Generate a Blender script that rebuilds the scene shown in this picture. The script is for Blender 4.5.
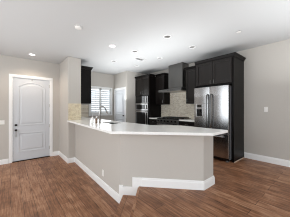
import bpy, bmesh, math, random
from mathutils import Vector, Matrix
random.seed(7)
for o in list(bpy.data.objects): bpy.data.objects.remove(o)
S = bpy.context.scene
COL = S.collection
PI = math.pi

# ---------------------------------------------------------------- camera, world, lights, exposure
cam = bpy.data.cameras.new('camera'); cam.sensor_width = 36; cam.lens = 161/290*36; cam.clip_start = .05
camo = bpy.data.objects.new('camera', cam); COL.objects.link(camo)
camo.location = (0, 0, 1.25); camo.rotation_euler = (PI/2, 0, -math.radians(40))
S.camera = camo
S.cycles.filter_width = 1.1
W = bpy.data.worlds.new('world'); S.world = W; W.use_nodes = True
W.node_tree.nodes['Background'].inputs[0].default_value = (.86, .93, 1, 1)
W.node_tree.nodes['Background'].inputs[1].default_value = 1.9
S.view_settings.view_transform = 'Standard'; S.view_settings.look = 'None'
S.view_settings.exposure = 0.0; S.view_settings.gamma = 1; S.view_settings.use_curve_mapping = False

def area(name, loc, rot, sx, sy, power, color):
    l = bpy.data.lights.new(name, 'AREA'); l.shape = 'RECTANGLE'; l.size = sx; l.size_y = sy
    l.energy = power; l.color = color
    o = bpy.data.objects.new(name, l); COL.objects.link(o); o.location = loc; o.rotation_euler = rot
    return o
# daylight through the big window behind the camera and the window on the living-room side
area('rear_daylight', (.6, -3.62, 1.25), (PI/2, 0, 0), 6.6, 2.3, 40, (.92, .97, 1))
area('side_daylight', (-3.52, 1.9, 1.2), (PI/2, 0, -PI/2), 5.6, 2.4, 108, (.95, .985, 1))
area('kitchen_window_daylight', (2.9, 6.30, 1.6), (PI/2, 0, PI), .9, 1.1, 10, (.95, .98, 1))
# added upward fill lights, no real lamps, brightening the living-room and kitchen ceilings
area('ceiling_fill', (-.3, 3.2, 1.6), (PI, 0, 0), 2.2, 4.4, 19, (.93, .975, 1))
area('ceiling_fill', (3.0, -.8, 1.75), (PI, 0, 0), 2.4, 3.0, 46, (.93, .975, 1))
area('kitchen_ceiling_fill', (2.85, 3.5, 1.55), (PI, 0, 0), 1.2, 3.8, 46, (.95, .98, 1))

# ---------------------------------------------------------------- materials
def lin(c):
    return tuple((x/255/12.92 if x/255 <= .04045 else ((x/255+.055)/1.055)**2.4) for x in c) + (1,)
def nt(name):
    m = bpy.data.materials.new(name); m.use_nodes = True
    return m, m.node_tree.nodes, m.node_tree.links, m.node_tree.nodes['Principled BSDF']
def mat(name, rgb, rough=.5, metal=0, noise=.0, scale=(20, 20, 20), bump=0, spec=.5, coat=0, detail=4):
    m, N, L, b = nt(name)
    b.inputs['Roughness'].default_value = rough; b.inputs['Metallic'].default_value = metal
    b.inputs['Specular IOR Level'].default_value = spec; b.inputs['Coat Weight'].default_value = coat
    tc = N.new('ShaderNodeTexCoord'); mp = N.new('ShaderNodeMapping'); mp.inputs['Scale'].default_value = scale
    nz = N.new('ShaderNodeTexNoise'); nz.inputs['Detail'].default_value = detail; nz.inputs['Scale'].default_value = 1
    L.new(tc.outputs['Object'], mp.inputs['Vector']); L.new(mp.outputs[0], nz.inputs['Vector'])
    rp = N.new('ShaderNodeValToRGB'); c = lin(rgb)
    rp.color_ramp.elements[0].position = .3; rp.color_ramp.elements[1].position = .7
    rp.color_ramp.elements[0].color = tuple(max(0, x*(1-noise)) for x in c[:3])+(1,)
    rp.color_ramp.elements[1].color = tuple(min(1, x*(1+noise)) for x in c[:3])+(1,)
    L.new(nz.outputs['Fac'], rp.inputs[0]); L.new(rp.outputs[0], b.inputs['Base Color'])
    if bump:
        bp = N.new('ShaderNodeBump'); bp.inputs['Strength'].default_value = bump; bp.inputs['Distance'].default_value = .01
        L.new(nz.outputs['Fac'], bp.inputs['Height']); L.new(bp.outputs[0], b.inputs['Normal'])
    return m
def emit(name, rgb, s):
    m, N, L, b = nt(name); b.inputs['Base Color'].default_value = lin(rgb)
    b.inputs['Emission Color'].default_value = lin(rgb); b.inputs['Emission Strength'].default_value = s
    return m
def wood_floor(name, turn=0):
    m, N, L, b = nt(name)
    tc = N.new('ShaderNodeTexCoord'); mp = N.new('ShaderNodeMapping'); mp.inputs['Rotation'].default_value = (0, 0, PI/2+turn)
    L.new(tc.outputs['Object'], mp.inputs['Vector'])
    br = N.new('ShaderNodeTexBrick'); br.offset = .37; br.squash = 1
    br.inputs['Scale'].default_value = 1; br.inputs['Brick Width'].default_value = 1.22; br.inputs['Row Height'].default_value = .152
    br.inputs['Mortar Size'].default_value = .0024; br.inputs['Mortar Smooth'].default_value = .2; br.inputs['Bias'].default_value = -.05
    br.inputs['Color1'].default_value = (0, 0, 0, 1); br.inputs['Color2'].default_value = (1, 1, 1, 1); br.inputs['Mortar'].default_value = (.3, .3, .3, 1)
    L.new(mp.outputs[0], br.inputs['Vector'])
    m2 = N.new('ShaderNodeMapping'); m2.inputs['Scale'].default_value = (44, 3.2, 1); m2.inputs['Rotation'].default_value = (0, 0, turn); m2.vector_type = 'POINT'
    L.new(tc.outputs['Object'], m2.inputs['Vector'])
    nz = N.new('ShaderNodeTexNoise'); nz.inputs['Scale'].default_value = 1; nz.inputs['Detail'].default_value = 6; nz.inputs['Roughness'].default_value = .65
    L.new(m2.outputs[0], nz.inputs['Vector'])
    n2 = N.new('ShaderNodeTexNoise'); n2.inputs['Scale'].default_value = 5; n2.inputs['Detail'].default_value = 5
    L.new(tc.outputs['Object'], n2.inputs['Vector'])
    a = N.new('ShaderNodeMath'); a.operation = 'MULTIPLY_ADD'; a.inputs[1].default_value = .13
    L.new(br.outputs['Color'], a.inputs[0])
    s = N.new('ShaderNodeMath'); s.operation = 'MULTIPLY_ADD'; s.inputs[1].default_value = .68; 
    L.new(nz.outputs['Fac'], s.inputs[0])
    s3 = N.new('ShaderNodeMath'); s3.operation = 'MULTIPLY'; s3.inputs[1].default_value = .34
    L.new(n2.outputs['Fac'], s3.inputs[0]); L.new(s3.outputs[0], s.inputs[2])
    L.new(s.outputs[0], a.inputs[2])
    rp = N.new('ShaderNodeValToRGB'); e = rp.color_ramp.elements
    e[0].position = .38; e[0].color = lin((92, 61, 44)); e[1].position = .78; e[1].color = lin((194, 151, 119))
    k = e.new(.56); k.color = lin((147, 102, 73))
    L.new(a.outputs[0], rp.inputs[0])
    mx = N.new('ShaderNodeMix'); mx.data_type = 'RGBA'; mx.inputs[7].default_value = lin((48, 31, 24))
    L.new(br.outputs['Fac'], mx.inputs[0]); L.new(rp.outputs[0], mx.inputs[6])
    L.new(mx.outputs[2], b.inputs['Base Color'])
    b.inputs['Roughness'].default_value = .42; b.inputs['Specular IOR Level'].default_value = .35
    bp = N.new('ShaderNodeBump'); bp.inputs['Strength'].default_value = .12; bp.inputs['Distance'].default_value = .004
    L.new(nz.outputs['Fac'], bp.inputs['Height']); L.new(bp.outputs[0], b.inputs['Normal'])
    return m
def tile(name, c1, c2, mortar, w, h, axis):
    m, N, L, b = nt(name)
    tc = N.new('ShaderNodeTexCoord'); sp = N.new('ShaderNodeSeparateXYZ'); cb = N.new('ShaderNodeCombineXYZ')
    L.new(tc.outputs['Object'], sp.inputs[0]); L.new(sp.outputs['Y' if axis == 'y' else 'X'], cb.inputs['X']); L.new(sp.outputs['Z'], cb.inputs['Y'])
    br = N.new('ShaderNodeTexBrick'); br.offset = .5
    br.inputs['Scale'].default_value = 1; br.inputs['Brick Width'].default_value = w; br.inputs['Row Height'].default_value = h
    br.inputs['Mortar Size'].default_value = .0022; br.inputs['Bias'].default_value = 0
    br.inputs['Color1'].default_value = lin(c1); br.inputs['Color2'].default_value = lin(c2); br.inputs['Mortar'].default_value = lin(mortar)
    L.new(cb.outputs[0], br.inputs['Vector'])
    nz = N.new('ShaderNodeTexNoise'); nz.inputs['Scale'].default_value = 18; nz.inputs['Detail'].default_value = 5
    L.new(tc.outputs['Object'], nz.inputs['Vector'])
    mx = N.new('ShaderNodeMix'); mx.data_type = 'RGBA'; mx.blend_type = 'OVERLAY'; mx.inputs[0].default_value = .5
    L.new(br.outputs['Color'], mx.inputs[6]); L.new(nz.outputs['Fac'], mx.inputs[7])
    L.new(mx.outputs[2], b.inputs['Base Color']); b.inputs['Roughness'].default_value = .35
    bp = N.new('ShaderNodeBump'); bp.inputs['Strength'].default_value = .3; bp.inputs['Distance'].default_value = .003; bp.invert = True
    L.new(br.outputs['Fac'], bp.inputs['Height']); L.new(bp.outputs[0], b.inputs['Normal'])
    return m
M = dict(
    wall=mat('greige_wall_paint', (194, 189, 182), .85, noise=.012, scale=(60, 60, 60), bump=.04, spec=.2),
    ceil=mat('ceiling_paint', (201, 202, 202), .9, noise=.01, scale=(70, 70, 70), bump=.03, spec=.2),
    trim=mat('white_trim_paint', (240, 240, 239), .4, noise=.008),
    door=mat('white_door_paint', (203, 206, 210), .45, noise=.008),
    floor=wood_floor('wood_plank_floor'),
    tread=wood_floor('wood_plank_step', PI/4),
    quartz=mat('white_quartz', (246, 245, 242), .14, noise=.03, scale=(45, 45, 45), spec=.1),
    esp=mat('espresso_wood', (15, 12, 11), .32, noise=.3, scale=(40, 40, 3), spec=.11),
    steel=mat('stainless_steel', (180, 180, 181), .25, 1, noise=.10, scale=(6, 6, .8), detail=0),
    dsteel=mat('hood_steel', (118, 117, 115), .36, 1, noise=.1, scale=(3, 3, .6), bump=.03),
    sidesteel=mat('grey_cabinet_steel', (120, 121, 124), .5, .3, noise=.03),
    chrome=mat('brushed_nickel', (170, 166, 161), .3, 1, noise=.03),
    black=mat('black_enamel', (12, 12, 13), .25, noise=.1),
    glassb=mat('black_oven_glass', (7, 7, 9), .06, noise=.1),
    iron=mat('cast_iron', (20, 20, 21), .6, noise=.2),
    bronze=mat('dark_bronze', (40, 35, 33), .35, .7, noise=.1),
    plate=mat('white_plastic', (238, 236, 232), .4, noise=.005),
    dark=mat('dark_slot', (30, 30, 30), .6, noise=.05),
    baffle=mat('grey_baffle', (165, 164, 162), .5, noise=.05),
    lens=mat('frosted_lens', (170, 170, 168), .4, noise=.02),
    lit=emit('lit_lens', (255, 246, 232), 14),
    tileK=tile('mosaic_tile', (238, 229, 212), (205, 192, 172), (224, 219, 210), .075, .03, 'y'),
    tileS=tile('travertine_tile', (218, 203, 172), (196, 180, 148), (222, 214, 196), .075, .03, 'x'),
    shutter=mat('shutter_white', (242, 242, 240), .45, noise=.005),
    amber=mat('amber_soap', (112, 84, 60), .2, noise=.05),
    esp_lit=mat('espresso_front_lit', (24, 20, 18), .3, noise=.3, scale=(40, 40, 3), spec=.34),  # espresso wood with the brighter light on the fronts put into its colour
    hsteel=mat('handle_steel', (105, 104, 103), .3, 1, noise=.05),
    shoe=mat('tan_shoe_molding', (196, 178, 158), .5, noise=.05),
    sink=mat('sink_steel', (120, 122, 124), .35, 1, noise=.05),
)
def glass(name):
    m, N, L, b = nt(name); b.inputs['Base Color'].default_value = (.95, .98, 1, 1); b.inputs['Roughness'].default_value = .02
    b.inputs['Transmission Weight'].default_value = 1; b.inputs['IOR'].default_value = 1.02
    return m
M['glass'] = glass('window_glass')

# ---------------------------------------------------------------- mesh builder
class MB:
    def __init__(s): s.bm = bmesh.new()
    def box(s, x0, x1, y0, y1, z0, z1):
        v = [s.bm.verts.new((x, y, z)) for x in (x0, x1) for y in (y0, y1) for z in (z0, z1)]
        for f in ((0, 1, 3, 2), (4, 6, 7, 5), (0, 4, 5, 1), (2, 3, 7, 6), (0, 2, 6, 4), (1, 5, 7, 3)): s.bm.faces.new([v[i] for i in f])
        return s
    def prism(s, poly, z0, z1, holes=()):
        loops = []
        for z in (z0, z1):
            es = []; lp = []
            for pl in (poly, *holes):
                vs = [s.bm.verts.new((p[0], p[1], z)) for p in pl]; lp.append(vs)
                es += [s.bm.edges.new((vs[i], vs[(i+1) % len(vs)])) for i in range(len(vs))]
            if holes: bmesh.ops.triangle_fill(s.bm, use_beauty=True, edges=es)
            else: s.bm.faces.new(lp[0])
            loops.append(lp)
        for a, b in zip(*loops):
            for i in range(len(a)):
                j = (i+1) % len(a); s.bm.faces.new((a[i], a[j], b[j], b[i]))
        return s
    def pts_prism(s, poly3, vec):
        a = [s.bm.verts.new(p) for p in poly3]; b = [s.bm.verts.new(Vector(p)+Vector(vec)) for p in poly3]
        s.bm.faces.new(a); s.bm.faces.new(b[::-1])
        for i in range(len(a)):
            j = (i+1) % len(a); s.bm.faces.new((a[i], a[j], b[j], b[i]))
        return s
    def cyl(s, p0, p1, r0, r1=None, seg=20, caps=True):
        r1 = r0 if r1 is None else r1
        p0 = Vector(p0); p1 = Vector(p1); d = (p1-p0).normalized()
        u = d.orthogonal().normalized(); w = d.cross(u)
        rings = []
        for p, r in ((p0, r0), (p1, r1)):
            rings.append([s.bm.verts.new(p+(u*math.cos(2*PI*i/seg)+w*math.sin(2*PI*i/seg))*r) for i in range(seg)])
        for i in range(seg):
            j = (i+1) % seg; s.bm.faces.new((rings[0][i], rings[0][j], rings[1][j], rings[1][i]))
        if caps: s.bm.faces.new(rings[0][::-1]); s.bm.faces.new(rings[1])
        return s
    def lathe(s, prof, c=(0, 0, 0), seg=32):
        rings = [[s.bm.verts.new((c[0]+r*math.cos(2*PI*i/seg), c[1]+r*math.sin(2*PI*i/seg), c[2]+z)) for i in range(seg)] for r, z in prof]
        for a, b in zip(rings, rings[1:]):
            for i in range(seg):
                j = (i+1) % seg; s.bm.faces.new((a[i], a[j], b[j], b[i]))
        return s
    def tube(s, pts, r, seg=12):
        pts = [Vector(p) for p in pts]; rings = []; u = None
        for i, p in enumerate(pts):
            d = (pts[min(i+1, len(pts)-1)]-pts[max(i-1, 0)]).normalized()
            u = d.orthogonal().normalized() if u is None else (u-d*u.dot(d)).normalized()
            w = d.cross(u)
            rings.append([s.bm.verts.new(p+(u*math.cos(2*PI*k/seg)+w*math.sin(2*PI*k/seg))*r) for k in range(seg)])
        for a, b in zip(rings, rings[1:]):
            for k in range(seg):
                j = (k+1) % seg; s.bm.faces.new((a[k], a[j], b[j], b[k]))
        s.bm.faces.new(rings[0][::-1]); s.bm.faces.new(rings[-1])
        return s
    def sweep(s, path, prof, closed=False):
        """path of (x,y) on the floor plan; prof of (offset to the right of travel, z)"""
        n = len(path); P = [Vector((p[0], p[1])) for p in path]; rings = []
        for i in range(n):
            ds = []
            if i > 0 or closed: ds.append((P[i]-P[i-1]).normalized())
            if i < n-1 or closed: ds.append((P[(i+1) % n]-P[i]).normalized())
            ns = [Vector((d.y, -d.x)) for d in ds]
            nn = sum(ns, Vector((0, 0))).normalized(); k = 1/max(.3, nn.dot(ns[0]))
            rings.append([s.bm.verts.new((P[i].x+nn.x*o*k, P[i].y+nn.y*o*k, z)) for o, z in prof])
        m = len(prof)
        for i in range(n if closed else n-1):
            a, b = rings[i], rings[(i+1) % n]
            for k in range(m): s.bm.faces.new((a[k], a[(k+1) % m], b[(k+1) % m], b[k]))
        if not closed: s.bm.faces.new(rings[0]); s.bm.faces.new(rings[-1][::-1])
        return s
    def build(s, name, m, parent=None, bevel=0, smooth=False):
        bm = s.bm
        bmesh.ops.recalc_face_normals(bm, faces=bm.faces)
        if parent is not None: off = Vector(ROOT[parent.name])
        else:
            xs = [v.co for v in bm.verts]
            off = Vector(((min(v.x for v in xs)+max(v.x for v in xs))/2, (min(v.y for v in xs)+max(v.y for v in xs))/2, min(v.z for v in xs)))
        bmesh.ops.translate(bm, verts=bm.verts, vec=-off)
        me = bpy.data.meshes.new(name); bm.to_mesh(me); bm.free()
        me.materials.append(M[m])
        if smooth:
            for p in me.polygons: p.use_smooth = True
        o = bpy.data.objects.new(name, me); COL.objects.link(o)
        if parent is not None: o.parent = parent
        else: o.location = off
        ROOT[o.name] = tuple(off)
        if bevel:
            b = o.modifiers.new('bevel', 'BEVEL'); b.width = bevel; b.segments = 2; b.limit_method = 'ANGLE'; b.angle_limit = math.radians(40)
        if smooth:
            pass
        return o
ROOT = {}
def tag(o, label, cat, group=None, kind=None):
    o['label'] = label; o['category'] = cat
    if group: o['group'] = group
    if kind: o['kind'] = kind
    return o
def thing(name, label, cat, loc, group=None, kind=None):
    o = bpy.data.objects.new(name, None); COL.objects.link(o); o.location = loc; o.empty_display_size = .1
    ROOT[o.name] = tuple(loc)
    return tag(o, label, cat, group, kind)
def copy_tree(o, parent=None):
    c = o.copy(); COL.objects.link(c); c.parent = parent
    for ch in list(o.children): copy_tree(ch, c)
    return c

# ---------------------------------------------------------------- key dimensions
H = 2.74; LO = -.31; XR = 4.58
YD = 6.0                  # entry wall
SX0, SX1, SY = 1.27, 1.63, 4.92   # wall stub between entry and kitchen
YW = 6.38; XP = 3.54; YP = 5.33   # window wall, pantry wall, pantry return
A0, A1, B1, C1 = (1.46, 4.92), (1.385, 2.285), (2.28, 1.315), (2.585, 1.315)   # half wall line

# ---------------------------------------------------------------- structure
def struct(name, mb, m, label, cat, **k): return tag(mb.build(name, m, **k), label, cat, kind='structure')
# upper floor: right of the step edge  y - x = .455
e = .455; t0 = .83
struct('floor', MB().prism([(-3.5-.555, -3.6), (4.68, -3.6), (4.68, 6.5), (1.5, 6.5), (1.5, 2.34), (1.68, 2.135)], -.12, 0), 'floor',
       'brown wood plank floor on the upper level running into the kitchen', 'floor')
struct('floor_entry', MB().prism([(-3.6, 6.1), (-3.6, -2.77), (1.42, 2.25), (1.5, 2.4), (1.5, 6.1)], LO-.1, LO), 'floor',
       'brown wood plank floor on the sunken level by the entry door', 'floor')
step = MB()
# tread, riser and nosings of the two risers between the levels
def dpt(x, c): return (x, x+c)
step.prism([dpt(-3.5, t0), dpt(1.44, t0), (1.69, 2.145), dpt(-3.5, e)], -.195, -.155)
step.prism([dpt(-3.5, t0-.03), dpt(1.44, t0-.04), (1.66, 2.1), dpt(-3.5, e+.04)], LO, -.195)
step.prism([dpt(-3.5, e+.02), dpt(1.55, e+.02), dpt(1.60, e-.03), dpt(-3.5, e-.03)], -.045, .002).prism([dpt(-3.5, e-.01), dpt(1.57, e-.01), dpt(1.60, e-.04), dpt(-3.5, e-.04)], -.155, -.045)
struct('stair_step', step, 'tread', 'wood plank step between the sunken entry floor and the upper floor', 'step', bevel=.006)

ceil_lights = [(2.5, 2.26), (2.5, 3.39), (2.5, 4.52), (3.39, 2.25), (3.39, 3.36), (3.39, 4.48), (.467, 5.41), (1.872, 3.44)]
holes = [[(x+.066*math.cos(2*PI*i/28), y+.066*math.sin(2*PI*i/28)) for i in range(28)] for x, y in ceil_lights]
struct('ceiling', MB().prism([(-3.6, -3.7), (4.7, -3.7), (4.7, 6.5), (-3.6, 6.5)], H, H+.16, holes), 'ceil', 'smooth white ceiling with round recessed lights', 'ceiling')

w = MB(); w.box(XR, XR+.12, -3.7, 6.5, 0-.12, H); struct('wall_right', w, 'wall', 'plain greige wall on the right, running behind the refrigerator and range', 'wall')
w = MB()
DX0, DX1, DZ = .045, 1.005, LO+2.475
w.box(-3.6, DX0, YD, YD+.14, LO-.1, H); w.box(DX1, SX0, YD, YD+.14, LO-.1, H); w.box(DX0, DX1, YD, YD+.14, DZ, H)
struct('wall_entry', w, 'wall', 'greige wall around the white entry door', 'wall')
struct('wall_stub', MB().prism([(SX0, SY), (SX1, SY), (SX1, YW), (SX0, YW)], LO-.1, H), 'wall', 'greige full-height wall end between the entry and the kitchen', 'wall', bevel=.012)
w = MB(); WX0, WX1, WZ0, WZ1 = 2.47, 3.41, 1.0, 2.11
w.box(SX1, WX0, YW, YW+.14, -.1, H); w.box(WX1, XP, YW, YW+.14, -.1, H); w.box(WX0, WX1, YW, YW+.14, -.1, WZ0); w.box(WX0, WX1, YW, YW+.14, WZ1, H)
struct('wall_window', w, 'wall', 'greige kitchen wall around the shuttered window', 'wall')
w = MB(); PY0, PY1, PZ = 5.46, 6.27, 2.05
w.box(XP, XP+.12, YP, PY0, -.1, H); w.box(XP, XP+.12, PY1, YW+.14, -.1, H); w.box(XP, XP+.12, PY0, PY1, PZ, H); w.box(XP+.12, XR, YP, YP+.12, -.1, H)
struct('wall_pantry', w, 'wall', 'greige pantry wall corner around the narrow white interior door', 'wall')
w = MB(); w.box(-3.6, -3.5, -3.7, -1.1, LO-.1, H); w.box(-3.6, -3.5, 4.7, 6.0, LO-.1, H); w.box(-3.6, -3.5, -1.1, 4.7, 2.4, H); w.box(-3.6, -3.5, -1.1, 4.7, LO-.1, 0)
struct('wall_left', w, 'wall', 'greige living-room wall with a wide window opening', 'wall')
w = MB(); w.box(-3.6, -2.7, -3.75, -3.65, LO-.1, H); w.box(3.9, XR, -3.75, -3.65, -.1, H); w.box(-2.7, 3.9, -3.75, -3.65, 2.42, H)
struct('wall_rear', w, 'wall', 'greige wall behind the viewpoint with a wide glazed opening', 'wall')

# half wall of the peninsula: outer line A0-A1-B1-C1, .15 thick
T = .15
half = [A0, A1, B1, C1, (2.585, 1.465), (2.28+.062, 1.465), (1.535, 2.345), (1.61, 4.92)]
struct('wall_peninsula', MB().prism(half, LO-.1, .872), 'wall', 'greige half wall under the white peninsula countertop', 'wall', bevel=.008)

# baseboards: profile (offset to the room side, z)
def bprof(z): return [(-.003, z), (.016, z), (.016, z+.105), (.011, z+.118), (.011, z+.128), (.006, z+.138), (-.003, z+.138)]
def base(name, path, z, label): struct(name, MB().sweep(path, bprof(z)), 'trim', label, 'baseboard')
base('baseboard_right', [(XR, 1.515), (XR, -3.6)], 0, 'white baseboard along the plain right wall')
base('baseboard_entry', [(-3.5, YD), (-.03, YD)], LO, 'white baseboard on the entry wall left of the door')
base('baseboard_stub', [(1.07, YD), (SX0, YD), (SX0, SY), (1.46, SY), A1], LO, 'white baseboard wrapping the wall end and running along the peninsula')
# stepped skirting on the diagonal face
dv = (Vector(B1)-Vector(A1)).normalized(); nv = Vector((dv.y, -dv.x))
LD = (Vector(B1)-Vector(A1)).length
def sk(s_, z, o=0): p = Vector(A1)+dv*s_+nv*o; return (p.x, p.y, z)
prof = [(-.016, LO), (.052, LO), (.052, -.155), (.315, -.155), (.315, 0), (.36, 0), (.36, .138), (.205, .138), (.205, -.02), (.05, -.02), (.05, .0), (-.016, .0)]
mb = MB(); mb.pts_prism([sk(a, b, -.003) for a, b in prof], tuple(nv*.02)+(0,))
struct('trim_step', mb, 'trim', 'white stepped skirting climbing the two stairs at the peninsula corner', 'baseboard', bevel=.003)
p0 = Vector(A1)+dv*.36
base('baseboard_peninsula', [tuple(p0), B1, C1, (2.585, 1.47)], 0, 'white baseboard along the diagonal face and end of the peninsula')

# ---------------------------------------------------------------- entry door
d = thing('door_1', 'white two-panel entry door with an arched upper panel', 'door', (.525, 6.03, LO), kind='structure')
x0, x1, zb, zt = .063, .987, LO+.025, LO+2.455
yf = 6.018
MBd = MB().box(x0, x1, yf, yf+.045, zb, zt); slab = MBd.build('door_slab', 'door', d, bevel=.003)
def outline(px0, px1, pz0, pz1, rise=0, n=14):
    pts = [(px0, pz0), (px1, pz0)]
    if rise:
        for i in range(n+1):
            a = i/n; pts.append((px1+(px0-px1)*a, pz1+rise*(1-(2*a-1)**2)))
    else: pts += [(px1, pz1), (px0, pz1)]
    return pts
def panel(px0, px1, pz0, pz1, rise):
    o = outline(px0, px1, pz0, pz1, rise); cx = (px0+px1)/2; cz = (pz0+pz1)/2
    def inset(k): return [(x+(k if x < cx else -k if x > cx else 0)*(min(1, abs(x-cx)/.25)), z+(k if z < cz else -k)) for x, z in o]
    m = MB()
    loops = []
    for k, y in ((-.012, yf), (-.006, yf-.014), (.010, yf-.014), (.02, yf-.001), (.05, yf-.001), (.075, yf-.011)):
        loops.append([m.bm.verts.new((x, y, z)) for x, z in inset(k)])
    for a, b in zip(loops, loops[1:]):
        for i in range(len(a)):
            j = (i+1) % len(a); m.bm.faces.new((a[i], a[j], b[j], b[i]))
    m.bm.faces.new(loops[-1])
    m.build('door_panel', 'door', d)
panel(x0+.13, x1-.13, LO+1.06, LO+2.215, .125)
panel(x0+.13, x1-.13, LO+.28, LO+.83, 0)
c = MB()
for a, b in ((-.025, .047), (1.003, 1.075)): c.box(a, b, 5.982, 6.0, LO, LO+2.475)
c.box(-.025, 1.075, 5.982, 6.0, LO+2.475, LO+2.55)
c.build('door_casing', 'trim', d, bevel=.005)
c = MB().box(.045, .061, 6.0, 6.13, LO, LO+2.46).box(.989, 1.005, 6.0, 6.13, LO, LO+2.46).box(.045, 1.005, 6.0, 6.13, LO+2.46, LO+2.475)
c.build('door_jamb', 'trim', d)
MB().box(.05, 1.0, 5.99, 6.13, LO, LO+.022).build('threshold', 'bronze', d, bevel=.004)
for z in (.25, .95, 1.6, 2.22): MB().box(.972, .994, 6.004, 6.02, LO+z, LO+z+.1).build('hinge', 'chrome', d, bevel=.002)
db = MB().cyl((.135, yf, LO+1.075), (.135, yf-.03, LO+1.075), .034, .029).build('deadbolt', 'bronze', d, bevel=.003)
hs = MB().cyl((.135, yf, LO+.925), (.135, yf-.012, LO+.925), .032).cyl((.135, yf-.01, LO+.925), (.135, yf-.05, LO+.925), .022, .026).build('door_handle', 'bronze', d, bevel=.004)
MB().tube([(.135, yf-.012, LO+.90), (.135, yf-.05, LO+.885), (.135, yf-.062, LO+.82), (.135, yf-.05, LO+.745), (.135, yf-.004, LO+.728)], .009).build('pull_grip', 'chrome', d, smooth=True)
MB().box(.512, .532, yf-.02, yf-.001, zt-.05, zt-.004).build('door_sensor', 'baffle', d, bevel=.003)

# ---------------------------------------------------------------- pantry door
d = thing('door_2', 'narrow white two-panel interior door beside the shuttered window', 'door', (XP+.05, 5.865, 0), kind='structure')
MB().box(XP+.015, XP+.055, PY0+.02, PY1-.02, .012, PZ-.02).build('door_slab', 'door', d, bevel=.003)
for z0, z1 in ((.2, .82), (1.02, 1.9)):
    m = MB(); xf = XP+.015; loops = []
    for k, x in ((-.012, xf), (-.006, xf-.012), (.010, xf-.012), (.022, xf-.001), (.06, xf-.001), (.08, xf-.012)):
        loops.append([m.bm.verts.new(p) for p in ((x, PY0+.13+k, z0+k), (x, PY1-.13-k, z0+k), (x, PY1-.13-k, z1-k), (x, PY0+.13+k, z1-k))])
    for a, b in zip(loops, loops[1:]):
        for i in range(4): m.bm.faces.new((a[i], a[(i+1) % 4], b[(i+1) % 4], b[i]))
    m.bm.faces.new(loops[-1]); m.build('door_panel', 'door', d)
c = MB().box(XP-.018, XP, PY0-.065, PY0+.006, 0, PZ).box(XP-.018, XP, PY1-.006, PY1+.065, 0, PZ).box(XP-.018, XP, PY0-.065, PY1+.065, PZ-.006, PZ+.07)
c.build('door_casing', 'trim', d, bevel=.004)
MB().box(XP, XP+.11, PY0, PY0+.018, 0, PZ).box(XP, XP+.11, PY1-.018, PY1, 0, PZ).box(XP, XP+.11, PY0, PY1, PZ-.018, PZ).build('door_jamb', 'trim', d)
MB().cyl((XP+.015, PY0+.085, .96), (XP-.02, PY0+.085, .96), .012).cyl((XP-.02, PY0+.085, .96), (XP-.055, PY0+.085, .96), .03, .024).build('door_knob', 'bronze', d, bevel=.004)

# ---------------------------------------------------------------- kitchen window
wn = thing('window_1', 'kitchen window with white louvered shutters behind the sink faucet', 'window', (2.94, YW, WZ0), kind='structure')
c = MB(); k = .05
c.box(WX0-k, WX0+.01, YW-.02, YW, WZ0-k, WZ1+k).box(WX1-.01, WX1+k, YW-.02, YW, WZ0-k, WZ1+k).box(WX0+.01, WX1-.01, YW-.02, YW, WZ1-.01, WZ1+k).box(WX0+.01, WX1-.01, YW-.02, YW, WZ0-k, WZ0+.01)
c.build('window_frame', 'trim', wn, bevel=.004)
c = MB().box(WX0, WX0+.03, YW+.08, YW+.13, WZ0, WZ1).box(WX1-.03, WX1, YW+.08, YW+.13, WZ0, WZ1).box(WX0, WX1, YW+.08, YW+.13, WZ0, WZ0+.03).box(WX0, WX1, YW+.08, YW+.13, WZ1-.03, WZ1).box(2.925, 2.955, YW+.08, YW+.13, WZ0, WZ1)
c.build('sash', 'trim', wn)
MB().box(WX0+.02, WX1-.02, YW+.10, YW+.106, WZ0+.02, WZ1-.02).build('pane', 'glass', wn)
xm = 2.915
for a, b in ((WX0+.012, xm-.003), (xm+.003, WX1-.012)):
    fr = MB().box(a, a+.045, YW, YW+.03, WZ0+.012, WZ1-.012).box(b-.045, b, YW, YW+.03, WZ0+.012, WZ1-.012).box(a, b, YW, YW+.03, WZ0+.012, WZ0+.09).box(a, b, YW, YW+.03, WZ1-.07, WZ1-.012)
    sp = fr.build('shutter', 'shutter', wn, bevel=.003)
    lv = MB(); z = WZ0+.115
    while z < WZ1-.10:
        lv.pts_prism([(a+.045, YW+.042, z+.026), (a+.045, YW-.012, z-.022), (a+.045, YW-.016, z-.014), (a+.045, YW+.038, z+.034)], (b-a-.09, 0, 0)); z += .085
    lv.build('louvers', 'shutter', sp)
    MB().box((a+b)/2-.006, (a+b)/2+.006, YW-.026, YW-.016, WZ0+.12, WZ1-.12).build('tilt_rod', 'shutter', sp)

# ---------------------------------------------------------------- peninsula countertop, sink, faucet
sinkh = [(1.69, 3.14), (2.08, 3.14), (2.08, 3.82), (1.69, 3.82)]
top = [(1.245, 4.918), (1.14, 2.135), (2.14, 1.09), (2.60, 1.09), (2.60, 2.0), (2.19, 2.44), (2.19, 4.2), (2.19, 6.375), (1.632, 6.375), (1.632, 4.918)]
ct = MB().prism(top, .874, .914, [sinkh]).build('countertop', 'quartz', bevel=.004)
tag(ct, 'white quartz countertop of the angled peninsula', 'countertop')
sk_ = thing('kitchen_sink', 'undermount steel sink set in the white peninsula countertop', 'sink', (1.885, 3.48, .66))
s = MB(); X0, X1, Y0, Y1 = 1.68, 2.09, 3.13, 3.83
ins = [(x, y, z) for x, y, z in ((1.69, 3.14, .873), (2.08, 3.14, .873), (2.08, 3.82, .873), (1.69, 3.82, .873))]
s.box(1.675, 1.692, 3.125, 3.835, .68, .8735).box(2.078, 2.095, 3.125, 3.835, .68, .8735).box(1.692, 2.078, 3.125, 3.142, .68, .8735).box(1.692, 2.078, 3.818, 3.835, .68, .8735).box(1.692, 2.078, 3.142, 3.818, .664, .68)
s.build('basin', 'sink', sk_, bevel=.004)
MB().cyl((1.885, 3.48, .68), (1.885, 3.48, .684), .045).build('drain', 'chrome', sk_)
fx, fy = 1.635, 3.62
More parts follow.
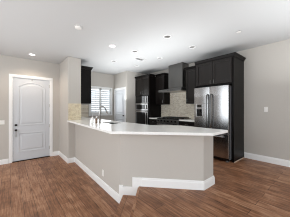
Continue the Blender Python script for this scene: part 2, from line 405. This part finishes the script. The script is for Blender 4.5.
fa = thing('faucet', 'tall bent-neck kitchen faucet of brushed nickel behind the sink', 'faucet', (fx, fy, .914))
MB().lathe([(0, .914), (.03, .914), (.03, .922), (.022, .93), (.02, 1.0), (.016, 1.008), (0, 1.008)], (fx, fy, 0)).build('faucet_base', 'chrome', fa, smooth=True)
pts = [(fx+x, fy, z) for x, z in ((0, .99), (0, 1.12), (0, 1.235), (.008, 1.265), (.028, 1.288), (.058, 1.30), (.09, 1.297), (.118, 1.28), (.135, 1.255), (.165, 1.20))]
MB().tube(pts, .015).build('spout', 'chrome', fa, smooth=True)
e_ = Vector(pts[-1]); dd = (Vector(pts[-1])-Vector(pts[-2])).normalized()
MB().cyl(e_-dd*.005, e_+dd*.085, .017, .021).build('spray_head', 'chrome', fa, bevel=.003)
MB().tube([(fx, fy-.015, .965), (fx, fy-.05, .975), (fx+.01, fy-.09, 1.02)], .006).build('lever', 'chrome', fa, smooth=True)
sb = thing('soap_bottle', 'small amber soap bottle with a white pump beside the faucet', 'soap bottle', (1.50, 3.50, .914))
MB().lathe([(0, .915), (.026, .915), (.028, .92), (.028, 1.0), (.02, 1.02), (.011, 1.026), (.011, 1.035), (0, 1.035)], (1.50, 3.50, 0)).build('bottle', 'amber', sb, smooth=True)
MB().cyl((1.5, 3.5, 1.035), (1.5, 3.5, 1.05), .013).cyl((1.5, 3.5, 1.05), (1.5, 3.5, 1.068), .005).box(1.49, 1.54, 3.492, 3.508, 1.066, 1.076).build('pump', 'plate', sb)

sd = thing('soap_bottle', 'white soap bottle standing left of the amber soap bottle', 'soap bottle', (1.42, 3.53, .914))
MB().lathe([(0, .915), (.026, .915), (.028, .92), (.028, 1.03), (.018, 1.05), (.011, 1.054), (.011, 1.065), (0, 1.065)], (1.42, 3.53, 0)).build('bottle', 'plate', sd, smooth=True)
MB().cyl((1.42, 3.53, 1.065), (1.42, 3.53, 1.095), .006).box(1.412, 1.46, 3.523, 3.537, 1.092, 1.102).build('pump', 'chrome', sd)

# ---------------------------------------------------------------- cabinets
def shaker(y0, y1, z0, z1, xf, parent, handle=None, name='door', fw=.06):
    """door or drawer front facing -X with a recessed panel"""
    m = MB(); g = .003; y0 += g; y1 -= g; z0 += g; z1 -= g
    m.box(xf-.022, xf, y0, y0+fw, z0, z1).box(xf-.02, xf, y1-fw, y1, z0, z1).box(xf-.02, xf, y0+fw, y1-fw, z0, z0+fw).box(xf-.02, xf, y0+fw, y1-fw, z1-fw, z1).box(xf-.006, xf, y0+fw, y1-fw, z0+fw, z1-fw)
    o = m.build(name, 'esp_lit', parent, bevel=.003)
    if handle:
        hy, hz, vert = handle; L = .045
        h = MB()
        a, b = ((xf-.045, hy, hz-L), (xf-.045, hy, hz+L)) if vert else ((xf-.045, hy-L, hz), (xf-.045, hy+L, hz))
        h.cyl(a, b, .006, seg=10)
        for q in (.8, -.8):
            c_ = (0, 0, L*q) if vert else (0, L*q, 0)
            h.cyl((xf-.02, hy+c_[1], hz+c_[2]), (xf-.045, hy+c_[1], hz+c_[2]), .005, seg=8)
        h.build('handle', 'dsteel', o)
    return o
def crownY(path, z): return MB().sweep(path, [(0, z-.02), (.012, z-.02), (.016, z+.005), (.045, z+.045), (.05, z+.06), (0, z+.06)])
ZT = 2.47
# fridge enclosure
fc = thing('refrigerator_cabinet', 'dark espresso cabinet over and beside the refrigerator', 'cabinet', (4.25, 2.03, 0))
MB().box(3.95, 4.578, 1.525, 1.56, 0, ZT).build('side_panel', 'esp', fc, bevel=.002)
MB().box(3.95, 4.578, 2.50, 2.53, 0, ZT).build('side_panel', 'esp', fc, bevel=.002)
MB().box(3.95, 4.578, 1.56, 2.50, 1.84, ZT).build('cabinet_box', 'esp', fc)
MB().box(3.95, 4.578, 1.508, 1.5245, 0, .018).build('shoe_molding', 'shoe', fc, bevel=.004)
shaker(1.565, 2.03, 1.87, 2.45, 3.95, fc, (1.985, 1.93, True)); shaker(2.03, 2.495, 1.87, 2.45, 3.95, fc, (2.075, 1.93, True))
crownY([(3.95, 2.53), (3.95, 1.525), (4.578, 1.525)], ZT).build('crown_molding', 'esp', fc)
# upper cabinets on the range wall
def upper(label, y0, y1, doors, ends):
    t = thing('wall_cabinet', label, 'cabinet', (4.4, (y0+y1)/2, 1.4), 'dark wall cabinets of the kitchen')
    MB().box(4.27, 4.578, y0, y1, 1.40, ZT).build('cabinet_box', 'esp', t)
    n = len(doors)-1
    for a, b, hy in doors: shaker(a, b, 1.405, ZT-.01, 4.27, t, (hy, 1.5, True))
    crownY(ends, ZT).build('crown_molding', 'esp', t)
    return t
upper('tall dark wall cabinet between the oven tower and the range hood', 4.0, 4.44, [(4.0, 4.44, 4.05)], [(4.27, 4.44), (4.27, 4.0), (4.578, 4.0)])
upper('dark wall cabinet between the range hood and the refrigerator', 2.535, 3.06, [(2.535, 3.06, 3.01)], [(4.578, 3.06), (4.27, 3.06), (4.27, 2.54)])
# cabinet on the wall stub, seen from its side
t = thing('wall_cabinet', 'dark wall cabinet hung on the wall end left of the shuttered window', 'cabinet', (1.78, 5.3, 1.4), 'dark wall cabinets of the kitchen')
MB().box(1.632, 1.925, 4.925, 5.7, 1.40, ZT).build('cabinet_box', 'esp', t, bevel=.002)
for a, b in ((4.93, 5.31), (5.315, 5.695)): MB().box(1.925, 1.943, a, b, 1.41, ZT-.01).build('door', 'esp', t, bevel=.003)
MB().sweep([(1.632, 4.925), (1.943, 4.925), (1.943, 5.7)], [(0, ZT-.02), (.012, ZT-.02), (.016, ZT+.005), (.045, ZT+.045), (.05, ZT+.06), (0, ZT+.06)]).build('crown_molding', 'esp', t)

# oven tower
ot = thing('oven_tower_cabinet', 'tall dark cabinet tower holding the microwave and wall oven', 'cabinet', (4.25, 4.88, 0))
TX = 3.95; TY0, TY1 = 4.45, 5.31
b = MB().box(TX, 4.578, TY0, TY0+.025, 0, ZT).box(TX, 4.578, TY1-.025, TY1, 0, ZT).box(4.55, 4.578, TY0+.025, TY1-.025, 0, ZT)
b.box(TX, 4.55, TY0+.025, TY1-.025, 1.74, ZT).box(TX, 4.55, TY0+.025, TY1-.025, .10, .44).box(TX+.05, 4.55, TY0+.025, TY1-.025, 0, .1).box(TX, TX+.03, TY0+.025, TY0+.05, .44, 1.74).box(TX, TX+.03, TY1-.05, TY1-.025, .44, 1.74).box(TX, 4.55, TY0+.025, TY1-.025, 1.18, 1.19)
b.build('cabinet_box', 'esp', ot, bevel=.002)
ymid = (TY0+TY1)/2
shaker(TY0+.01, ymid, 1.76, ZT-.01, TX, ot, (ymid-.045, 1.86, True)); shaker(ymid, TY1-.01, 1.76, ZT-.01, TX, ot, (ymid+.045, 1.86, True))
shaker(TY0+.01, TY1-.01, .12, .42, TX, ot, (ymid, .34, False), name='drawer')
crownY([(TX, TY1), (TX, TY0), (4.21, TY0)], ZT).build('crown_molding', 'esp', ot)
def appliance(name, label, cat, z0, z1, ctrl, hz):
    a, b_ = TY0+.05, TY1-.05
    t = thing(name, label, cat, (4.2, ymid, z0))
    MB().box(TX-.01, 4.5, a+.005, b_-.005, z0+.003, z1-.003).build('body', 'steel', t)
    if ctrl > .1:
        cp = MB().box(TX-.03, TX-.01, a, b_, z1-ctrl, z1-.004).build('control_panel', 'glassb', t, bevel=.003)
        MB().box(TX-.033, TX-.03, a+.11, a+.135, z1-ctrl+.012, z1-.02).box(TX-.033, TX-.03, a+.012, a+.035, z1-ctrl+.012, z1-.02).build('trim_strip', 'steel', cp)
    fr = MB(); q = .04; k = .15; d0, d1 = z0+.004, z1-ctrl-.005; top = .07
    fr.box(TX-.035, TX-.01, a, a+k, d0, d1).box(TX-.035, TX-.01, b_-q, b_, d0, d1).box(TX-.035, TX-.01, a+k, b_-q, d0, d0+.03).box(TX-.035, TX-.01, a+k, b_-q, d1-top, d1)
    dr = fr.build('oven_door', 'steel', t, bevel=.003)
    MB().box(TX-.03, TX-.012, a+k, b_-q, d0+.03, d1-top).build('door_window', 'glassb', dr)
    MB().box(TX-.038, TX-.035, a+.035, a+.105, d0+.035, d1-top-.01).build('keypad', 'glassb', dr, bevel=.001)
    h = MB().cyl((TX-.085, a+.05, hz), (TX-.085, b_-.05, hz), .012)
    for y in (a+.08, b_-.08): h.cyl((TX-.035, y, hz), (TX-.085, y, hz), .008)
    h.build('handle', 'chrome', dr)
appliance('microwave_oven', 'built-in microwave oven with a dark control panel in the top of the tower', 'microwave', 1.19, 1.735, .265, 1.435)
appliance('wall_oven', 'built-in wall oven below the microwave in the dark tower', 'oven', .445, 1.18, 0, 1.14)

# base cabinets beside the range with white counters
def basecab(label, y0, y1):
    t = thing('base_cabinet', label, 'cabinet', (4.26, (y0+y1)/2, 0), 'dark base cabinets beside the range')
    MB().box(3.96, 4.578, y0, y1, .1, .872).box(4.03, 4.578, y0, y1, 0, .1).build('cabinet_box', 'esp', t)
    ym = (y0+y1)/2
    shaker(y0, y1, .70, .865, 3.96, t, (ym, .78, False), name='drawer', fw=.045)
    shaker(y0, y1, .11, .695, 3.96, t, (y0+.05, .6, True))
    return t
basecab('dark base cabinet between the oven tower and the range', 4.01, 4.445)
basecab('dark base cabinet between the range and the refrigerator', 2.535, 3.075)
for y0, y1, lb in ((4.005, 4.447, 'short white countertop between the oven tower and the range'), (2.533, 3.08, 'short white countertop between the range and the refrigerator')):
    tag(MB().box(3.925, 4.565, y0, y1, .874, .914).build('countertop', 'quartz', bevel=.004), lb, 'countertop')
# peninsula base cabinets on the kitchen side
t = thing('peninsula_cabinet', 'dark base cabinets under the kitchen side of the peninsula', 'cabinet', (1.85, 3.4, 0))
MB().prism([(1.60, 3.9), (1.545, 2.36), (2.345, 1.475), (2.56, 1.475), (2.56, 1.97), (2.15, 2.40), (2.15, 3.1), (1.66, 3.1), (1.66, 3.9)], .1, .872).build('cabinet_box', 'esp', t)
MB().prism([(1.62, 3.9), (2.15, 3.9), (2.15, 6.3), (1.66, 6.3), (1.66, 4.95), (1.64, 4.95)], .1, .872).build('cabinet_box', 'esp', t)
MB().box(1.66, 2.15, 3.1, 3.9, .1, .65).box(2.10, 2.15, 3.1, 3.9, .65, .872).build('sink_cabinet', 'esp', t)
MB().prism([(1.63, 4.9), (1.565, 2.38), (2.36, 1.5), (2.50, 1.5), (2.50, 1.93), (2.09, 2.36), (2.09, 6.3), (1.66, 6.3), (1.66, 4.95)], 0, .1).build('toe_kick', 'esp', t)

# ---------------------------------------------------------------- backsplashes
struct('trim_backsplash', MB().box(4.566, 4.58, 2.535, 4.447, .916, 1.398).box(4.566, 4.58, 3.065, 3.995, 1.398, 1.84), 'tileK', 'beige mosaic tile backsplash behind the range', 'backsplash')
struct('trim_tile', MB().box(1.275, 1.632, 4.907, 4.92, .916, 1.395), 'tileS', 'cream tile backsplash on the wall end above the peninsula counter', 'backsplash')
struct('trim_tile_window', MB().box(1.632, 2.40, 6.368, 6.38, .916, 1.395), 'tileK', 'grey beige tile backsplash under the cabinet left of the window', 'backsplash')

# ---------------------------------------------------------------- range hood and range
hd = thing('range_hood', 'stainless chimney range hood above the gas range', 'range hood', (4.3, 3.57, 1.80))
MB().prism([(4.05, 3.09), (4.563, 3.09), (4.563, 4.085), (4.05, 4.085)], 1.82, 1.895).build('canopy', 'dsteel', hd, bevel=.004)
m = MB(); lo = [(4.06, 3.10, 1.895), (4.562, 3.10, 1.895), (4.562, 4.075, 1.895), (4.06, 4.075, 1.895)]; hi = [(4.22, 3.18, 1.93), (4.562, 3.18, 1.93), (4.562, 3.80, 1.93), (4.22, 3.80, 1.93)]
va = [m.bm.verts.new(p) for p in lo]; vb = [m.bm.verts.new(p) for p in hi]
m.bm.faces.new(va); m.bm.faces.new(vb)
for i in range(4): m.bm.faces.new((va[i], va[(i+1) % 4], vb[(i+1) % 4], vb[i]))
m.build('canopy_slope', 'dsteel', hd)
MB().box(4.23, 4.562, 3.18, 3.77, 1.93, H-.004).build('chimney', 'dsteel', hd, bevel=.003)
MB().box(4.10, 4.53, 3.15, 3.96, 1.813, 1.82).build('filter', 'chrome', hd)
for y in (3.45, 3.52, 3.59, 3.66): MB().cyl((4.05, y, 1.858), (4.042, y, 1.858), .010, seg=12).build('button', 'black', hd)

rg = thing('gas_range', 'wide stainless gas range with black grates under the hood', 'range', (4.22, 3.545, 0))
RY0, RY1 = 3.085, 4.0
MB().box(3.92, 4.56, RY0, RY1, .08, .905).build('body', 'steel', rg, bevel=.003)
MB().box(3.90, 4.56, RY0, RY1, .905, .925).build('cooktop', 'black', rg, bevel=.003)
MB().box(3.875, 3.92, RY0, RY1, .785, .90).build('control_panel', 'dsteel', rg, bevel=.006)
for i in range(6):
    y = RY0+.09+i*(RY1-RY0-.18)/5
    kn = MB().cyl((3.875, y, .842), (3.845, y, .842), .026, .022).box(3.838, 3.846, y-.004, y+.004, .822, .862).build('knob', 'black', rg, bevel=.002)
for i in range(3):
    y0 = RY0+.03+i*.287; y1 = y0+.275; g = MB()
    g.box(3.95, 4.5, y0, y0+.012, .945, .96).box(3.95, 4.5, y1-.012, y1, .945, .96).box(3.95, 3.962, y0, y1, .945, .96).box(4.488, 4.5, y0, y1, .945, .96)
    for q in (.33, .66): g.box(3.95, 4.5, y0+(y1-y0)*q-.005, y0+(y1-y0)*q+.005, .95, .962)
    for x in (4.08, 4.22, 4.36): g.box(x-.005, x+.005, y0, y1, .95, .962)
    for x in (3.95, 4.488):
        for y in (y0, y1-.012): g.box(x, x+.012, y, y+.012, .925, .945)
    g.build('grate', 'iron', rg)
for y in (3.25, 3.545, 3.84):
    for x in (4.08, 4.36): MB().cyl((x, y, .925), (x, y, .942), .04, .034).build('burner', 'iron', rg)
od = MB().box(3.895, 3.92, RY0+.01, RY1-.01, .20, .775).build('oven_door', 'steel', rg, bevel=.004)
MB().box(3.891, 3.896, RY0+.12, RY1-.12, .32, .62).build('door_window', 'glassb', od)
h = MB().cyl((3.84, RY0+.06, .72), (3.84, RY1-.06, .72), .013)
for y in (RY0+.1, RY1-.1): h.cyl((3.895, y, .72), (3.84, y, .72), .009)
h.build('handle', 'chrome', od)
MB().box(3.95, 4.5, RY0+.02, RY1-.02, 0, .08).build('toe_kick', 'black', rg)

# ---------------------------------------------------------------- refrigerator
fr = thing('refrigerator', 'stainless french-door refrigerator with water dispenser and bottom freezer', 'refrigerator', (4.18, 2.03, 0))
FY0, FY1, FM = 1.585, 2.475, 2.035
MB().box(3.885, 4.55, FY0+.005, FY1-.005, .05, 1.775).build('body', 'sidesteel', fr, bevel=.004)
MB().box(3.90, 4.5, FY0+.03, FY1-.03, 0.015, .05).box(3.86, 3.90, FY0+.02, FY1-.02, .03, .085).build('base_grille', 'black', fr)
for y in (FY0+.03, FY1-.07): MB().box(3.85, 3.93, y, y+.05, 0, .03).build('foot', 'sidesteel', fr, bevel=.004)
def fdoor(y0, y1, z0, z1, name, cut=None):
    """slightly bowed steel door facing -X"""
    m = MB(); n = 10
    def xs(y): q = (y-y0)/(y1-y0)*2-1; return 3.80+.014*q*q
    ys = [y0+(y1-y0)*i/n for i in range(n+1)]
    poly = [(xs(y), y) for y in ys]+[(3.88, y1), (3.88, y0)]
    if cut is None: m.prism(poly, z0, z1)
    else:
        c0, c1, cz0, cz1 = cut
        m.prism(poly, z0, cz0); m.prism(poly, cz1, z1)
        for a, b in ((y0, c0), (c1, y1)):
            yy = [a+(b-a)*i/6 for i in range(7)]
            m.prism([(xs(y), y) for y in yy]+[(3.88, b), (3.88, a)], cz0, cz1)
        m.box(3.86, 3.88, c0, c1, cz0, cz1)
    return m.build(name, 'steel', fr, bevel=.004)
right = fdoor(FY0, FM-.003, .655, 1.79, 'door')
dc = (2.225, 2.405, 1.03, 1.375)
left = fdoor(FM+.003, FY1, .655, 1.79, 'door', dc)
low = fdoor(FY0, FY1, .095, .645, 'freezer_drawer')
for o, y in ((right, FM-.045), (left, FM+.045)):
    MB().tube([(3.80, y, .76), (3.752, y, .785), (3.742, y, .9), (3.742, y, 1.48), (3.752, y, 1.575), (3.80, y, 1.60)], .018).build('handle', 'hsteel', o, smooth=True)
MB().tube([(3.81, FY0+.1, .585), (3.752, FY0+.13, .59), (3.742, FY0+.2, .592), (3.742, FY1-.2, .592), (3.752, FY1-.13, .59), (3.81, FY1-.1, .585)], .0135).build('handle', 'steel', low, smooth=True)
dp = MB().box(3.796, 3.87, dc[0]-.006, dc[0]+.012, dc[2]-.006, dc[3]+.006).box(3.796, 3.87, dc[1]-.012, dc[1]+.006, dc[2]-.006, dc[3]+.006).box(3.796, 3.86, dc[0]+.012, dc[1]-.012, dc[2]-.006, dc[2]+.02)
dp = dp.build('water_dispenser', 'steel', left, bevel=.003)
MB().box(3.798, 3.86, dc[0]+.012, dc[1]-.012, 1.235, dc[3]+.006).build('control_panel', 'steel', dp)
MB().box(3.795, 3.799, dc[0]+.03, dc[1]-.03, 1.285, 1.345).build('display', 'glassb', dp)
MB().box(3.845, 3.86, dc[0]+.012, dc[1]-.012, 1.05, 1.235).build('recess', 'black', dp)
MB().box(3.82, 3.845, 2.30, 2.33, 1.16, 1.235).build('nozzle', 'black', dp)

# ---------------------------------------------------------------- plates, vents, detectors, ceiling lights
def switchX(x, y, z, label, name='light_switch', cat='light switch', w=.036):
    t = thing(name, label, cat, (x, y, z-.058))
    MB().box(x-.006, x, y-w, y+w, z-.058, z+.058).build('cover_plate', 'plate', t, bevel=.002)
    return t
t = switchX(XR, 1.064, 1.23, 'single white light switch on the plain right wall')
MB().box(XR-.011, XR-.006, 1.064-.016, 1.064+.016, 1.23-.033, 1.23+.033).build('rocker', 'plate', t, bevel=.0015)
t = thing('light_switch', 'wide white light switch plate left of the entry door', 'light switch', (-.20, YD, .805))
MB().box(-.29, -.115, YD-.006, YD, .805, .92).build('cover_plate', 'plate', t, bevel=.002)
for x in (-.25, -.2, -.152): MB().box(x-.015, x+.015, YD-.011, YD-.006, .83, .896).build('rocker', 'plate', t, bevel=.0015)
xo = 1.385+(2.951-2.285)/(4.92-2.285)*.075
t = thing('wall_outlet', 'white electrical outlet low on the long side of the peninsula', 'outlet', (xo, 2.951, -.075))
MB().box(xo-.007, xo-.0005, 2.951-.036, 2.951+.036, -.075, .043).build('cover_plate', 'plate', t, bevel=.002)
for z in (-.04, .008): MB().cyl((xo-.007, 2.951, z), (xo-.0095, 2.951, z), .016, seg=14).build('receptacle', 'plate', t)

def downlight(x, y, lit, label, group):
    t = thing('recessed_light', label, 'ceiling light', (x, y, H), group)
    MB().lathe([(.088, H-.0005), (.086, H-.006), (.069, H-.008), (.066, H-.004), (.0655, H+.004)], (x, y, 0)).build('trim_ring', 'trim', t, smooth=True)
    MB().lathe([(.0655, H+.003), (.058, H+.06), (.056, H+.075), (0, H+.075)], (x, y, 0)).build('baffle', 'trim' if lit else 'baffle', t, smooth=True)
    MB().lathe([(.0, H+.020 if lit else H+.05), (.062 if lit else .05, H+.022 if lit else H+.052), (.062 if lit else .05, H+.03 if lit else H+.056), (0, H+.03 if lit else H+.056)], (x, y, 0)).build('lens', 'lit' if lit else 'lens', t)
    return t
GU = 'unlit recessed kitchen lights'
proto = downlight(2.5, 2.26, False, 'unlit recessed ceiling light nearest the viewer, above the middle of the peninsula', GU)
for (x, y), lb in zip(ceil_lights[1:6], [
        'unlit recessed ceiling light just right of the lit one over the peninsula',
        'unlit recessed ceiling light farthest back, in front of the shuttered window',
        'unlit recessed ceiling light in front of the refrigerator cabinet',
        'unlit recessed ceiling light in front of the range hood chimney',
        'unlit recessed ceiling light in front of the oven tower']):
    c = copy_tree(proto); c.location = (x, y, H); c['label'] = lb
def lamp(x, y, power, col, size=.06):
    l = bpy.data.lights.new('downlight_lamp', 'SPOT'); l.energy = power; l.color = col; l.spot_size = math.radians(140); l.spot_blend = .8; l.shadow_soft_size = size
    o = bpy.data.objects.new('downlight_lamp', l); COL.objects.link(o); o.location = (x, y, H-.012); return o
for (x, y), lb, pw in ((ceil_lights[6], 'lit recessed ceiling light above the entry door', 38), (ceil_lights[7], 'lit recessed ceiling light glowing above the peninsula sink', 14)):
    t = downlight(x, y, True, lb, 'lit recessed lights')
    o = lamp(x, y, pw, (1, .83, .66) if pw == 38 else (1, .92, .82)); o.parent = t; o.location = (0, 0, -.012)
v = thing('air_vent', 'rectangular slotted air vent in the kitchen ceiling', 'air vent', (2.99, 3.82, H))
MB().box(2.83, 3.15, 3.73, 3.75, H-.012, H).box(2.83, 3.15, 3.89, 3.91, H-.012, H).box(2.83, 2.85, 3.75, 3.89, H-.012, H).box(3.13, 3.15, 3.75, 3.89, H-.012, H).build('vent_frame', 'trim', v, bevel=.002)
MB().box(2.85, 3.13, 3.75, 3.89, H-.002, H-.0005).build('duct', 'dark', v)
s = MB()
for i in range(4): y = 3.768+i*.033; s.pts_prism([(2.85, y, H-.012), (2.85, y+.008, H-.004), (2.85, y+.010, H-.006), (2.85, y+.002, H-.014)], (.28, 0, 0))
s.build('slats', 'trim', v)
sm = thing('smoke_detector', 'round white smoke detector on the ceiling left of the lit peninsula light', 'smoke detector', (.953, 3.024, H))
MB().lathe([(0, H-.038), (.045, H-.037), (.058, H-.03), (.062, H-.016), (.062, H-.012)], (.953, 3.024, 0)).build('cover', 'plate', sm, smooth=True)
MB().lathe([(.07, H-.012), (.07, H-.0005), (0, H-.0005)], (.953, 3.024, 0)).build('mount_plate', 'plate', sm)
sp = thing('ceiling_sprinkler', 'small round white ceiling sprinkler cover above the refrigerator aisle', 'sprinkler', (3.392, 1.221, H))
MB().lathe([(0, H-.016), (.038, H-.015), (.041, H-.010), (.036, H-.009)], (3.392, 1.221, 0)).build('cover', 'plate', sp, smooth=True)
MB().lathe([(.03, H-.0095), (.03, H-.0005)], (3.392, 1.221, 0)).build('shadow_ring', 'dark', sp)  # dark ring paints in the shadow gap between cover and ceiling
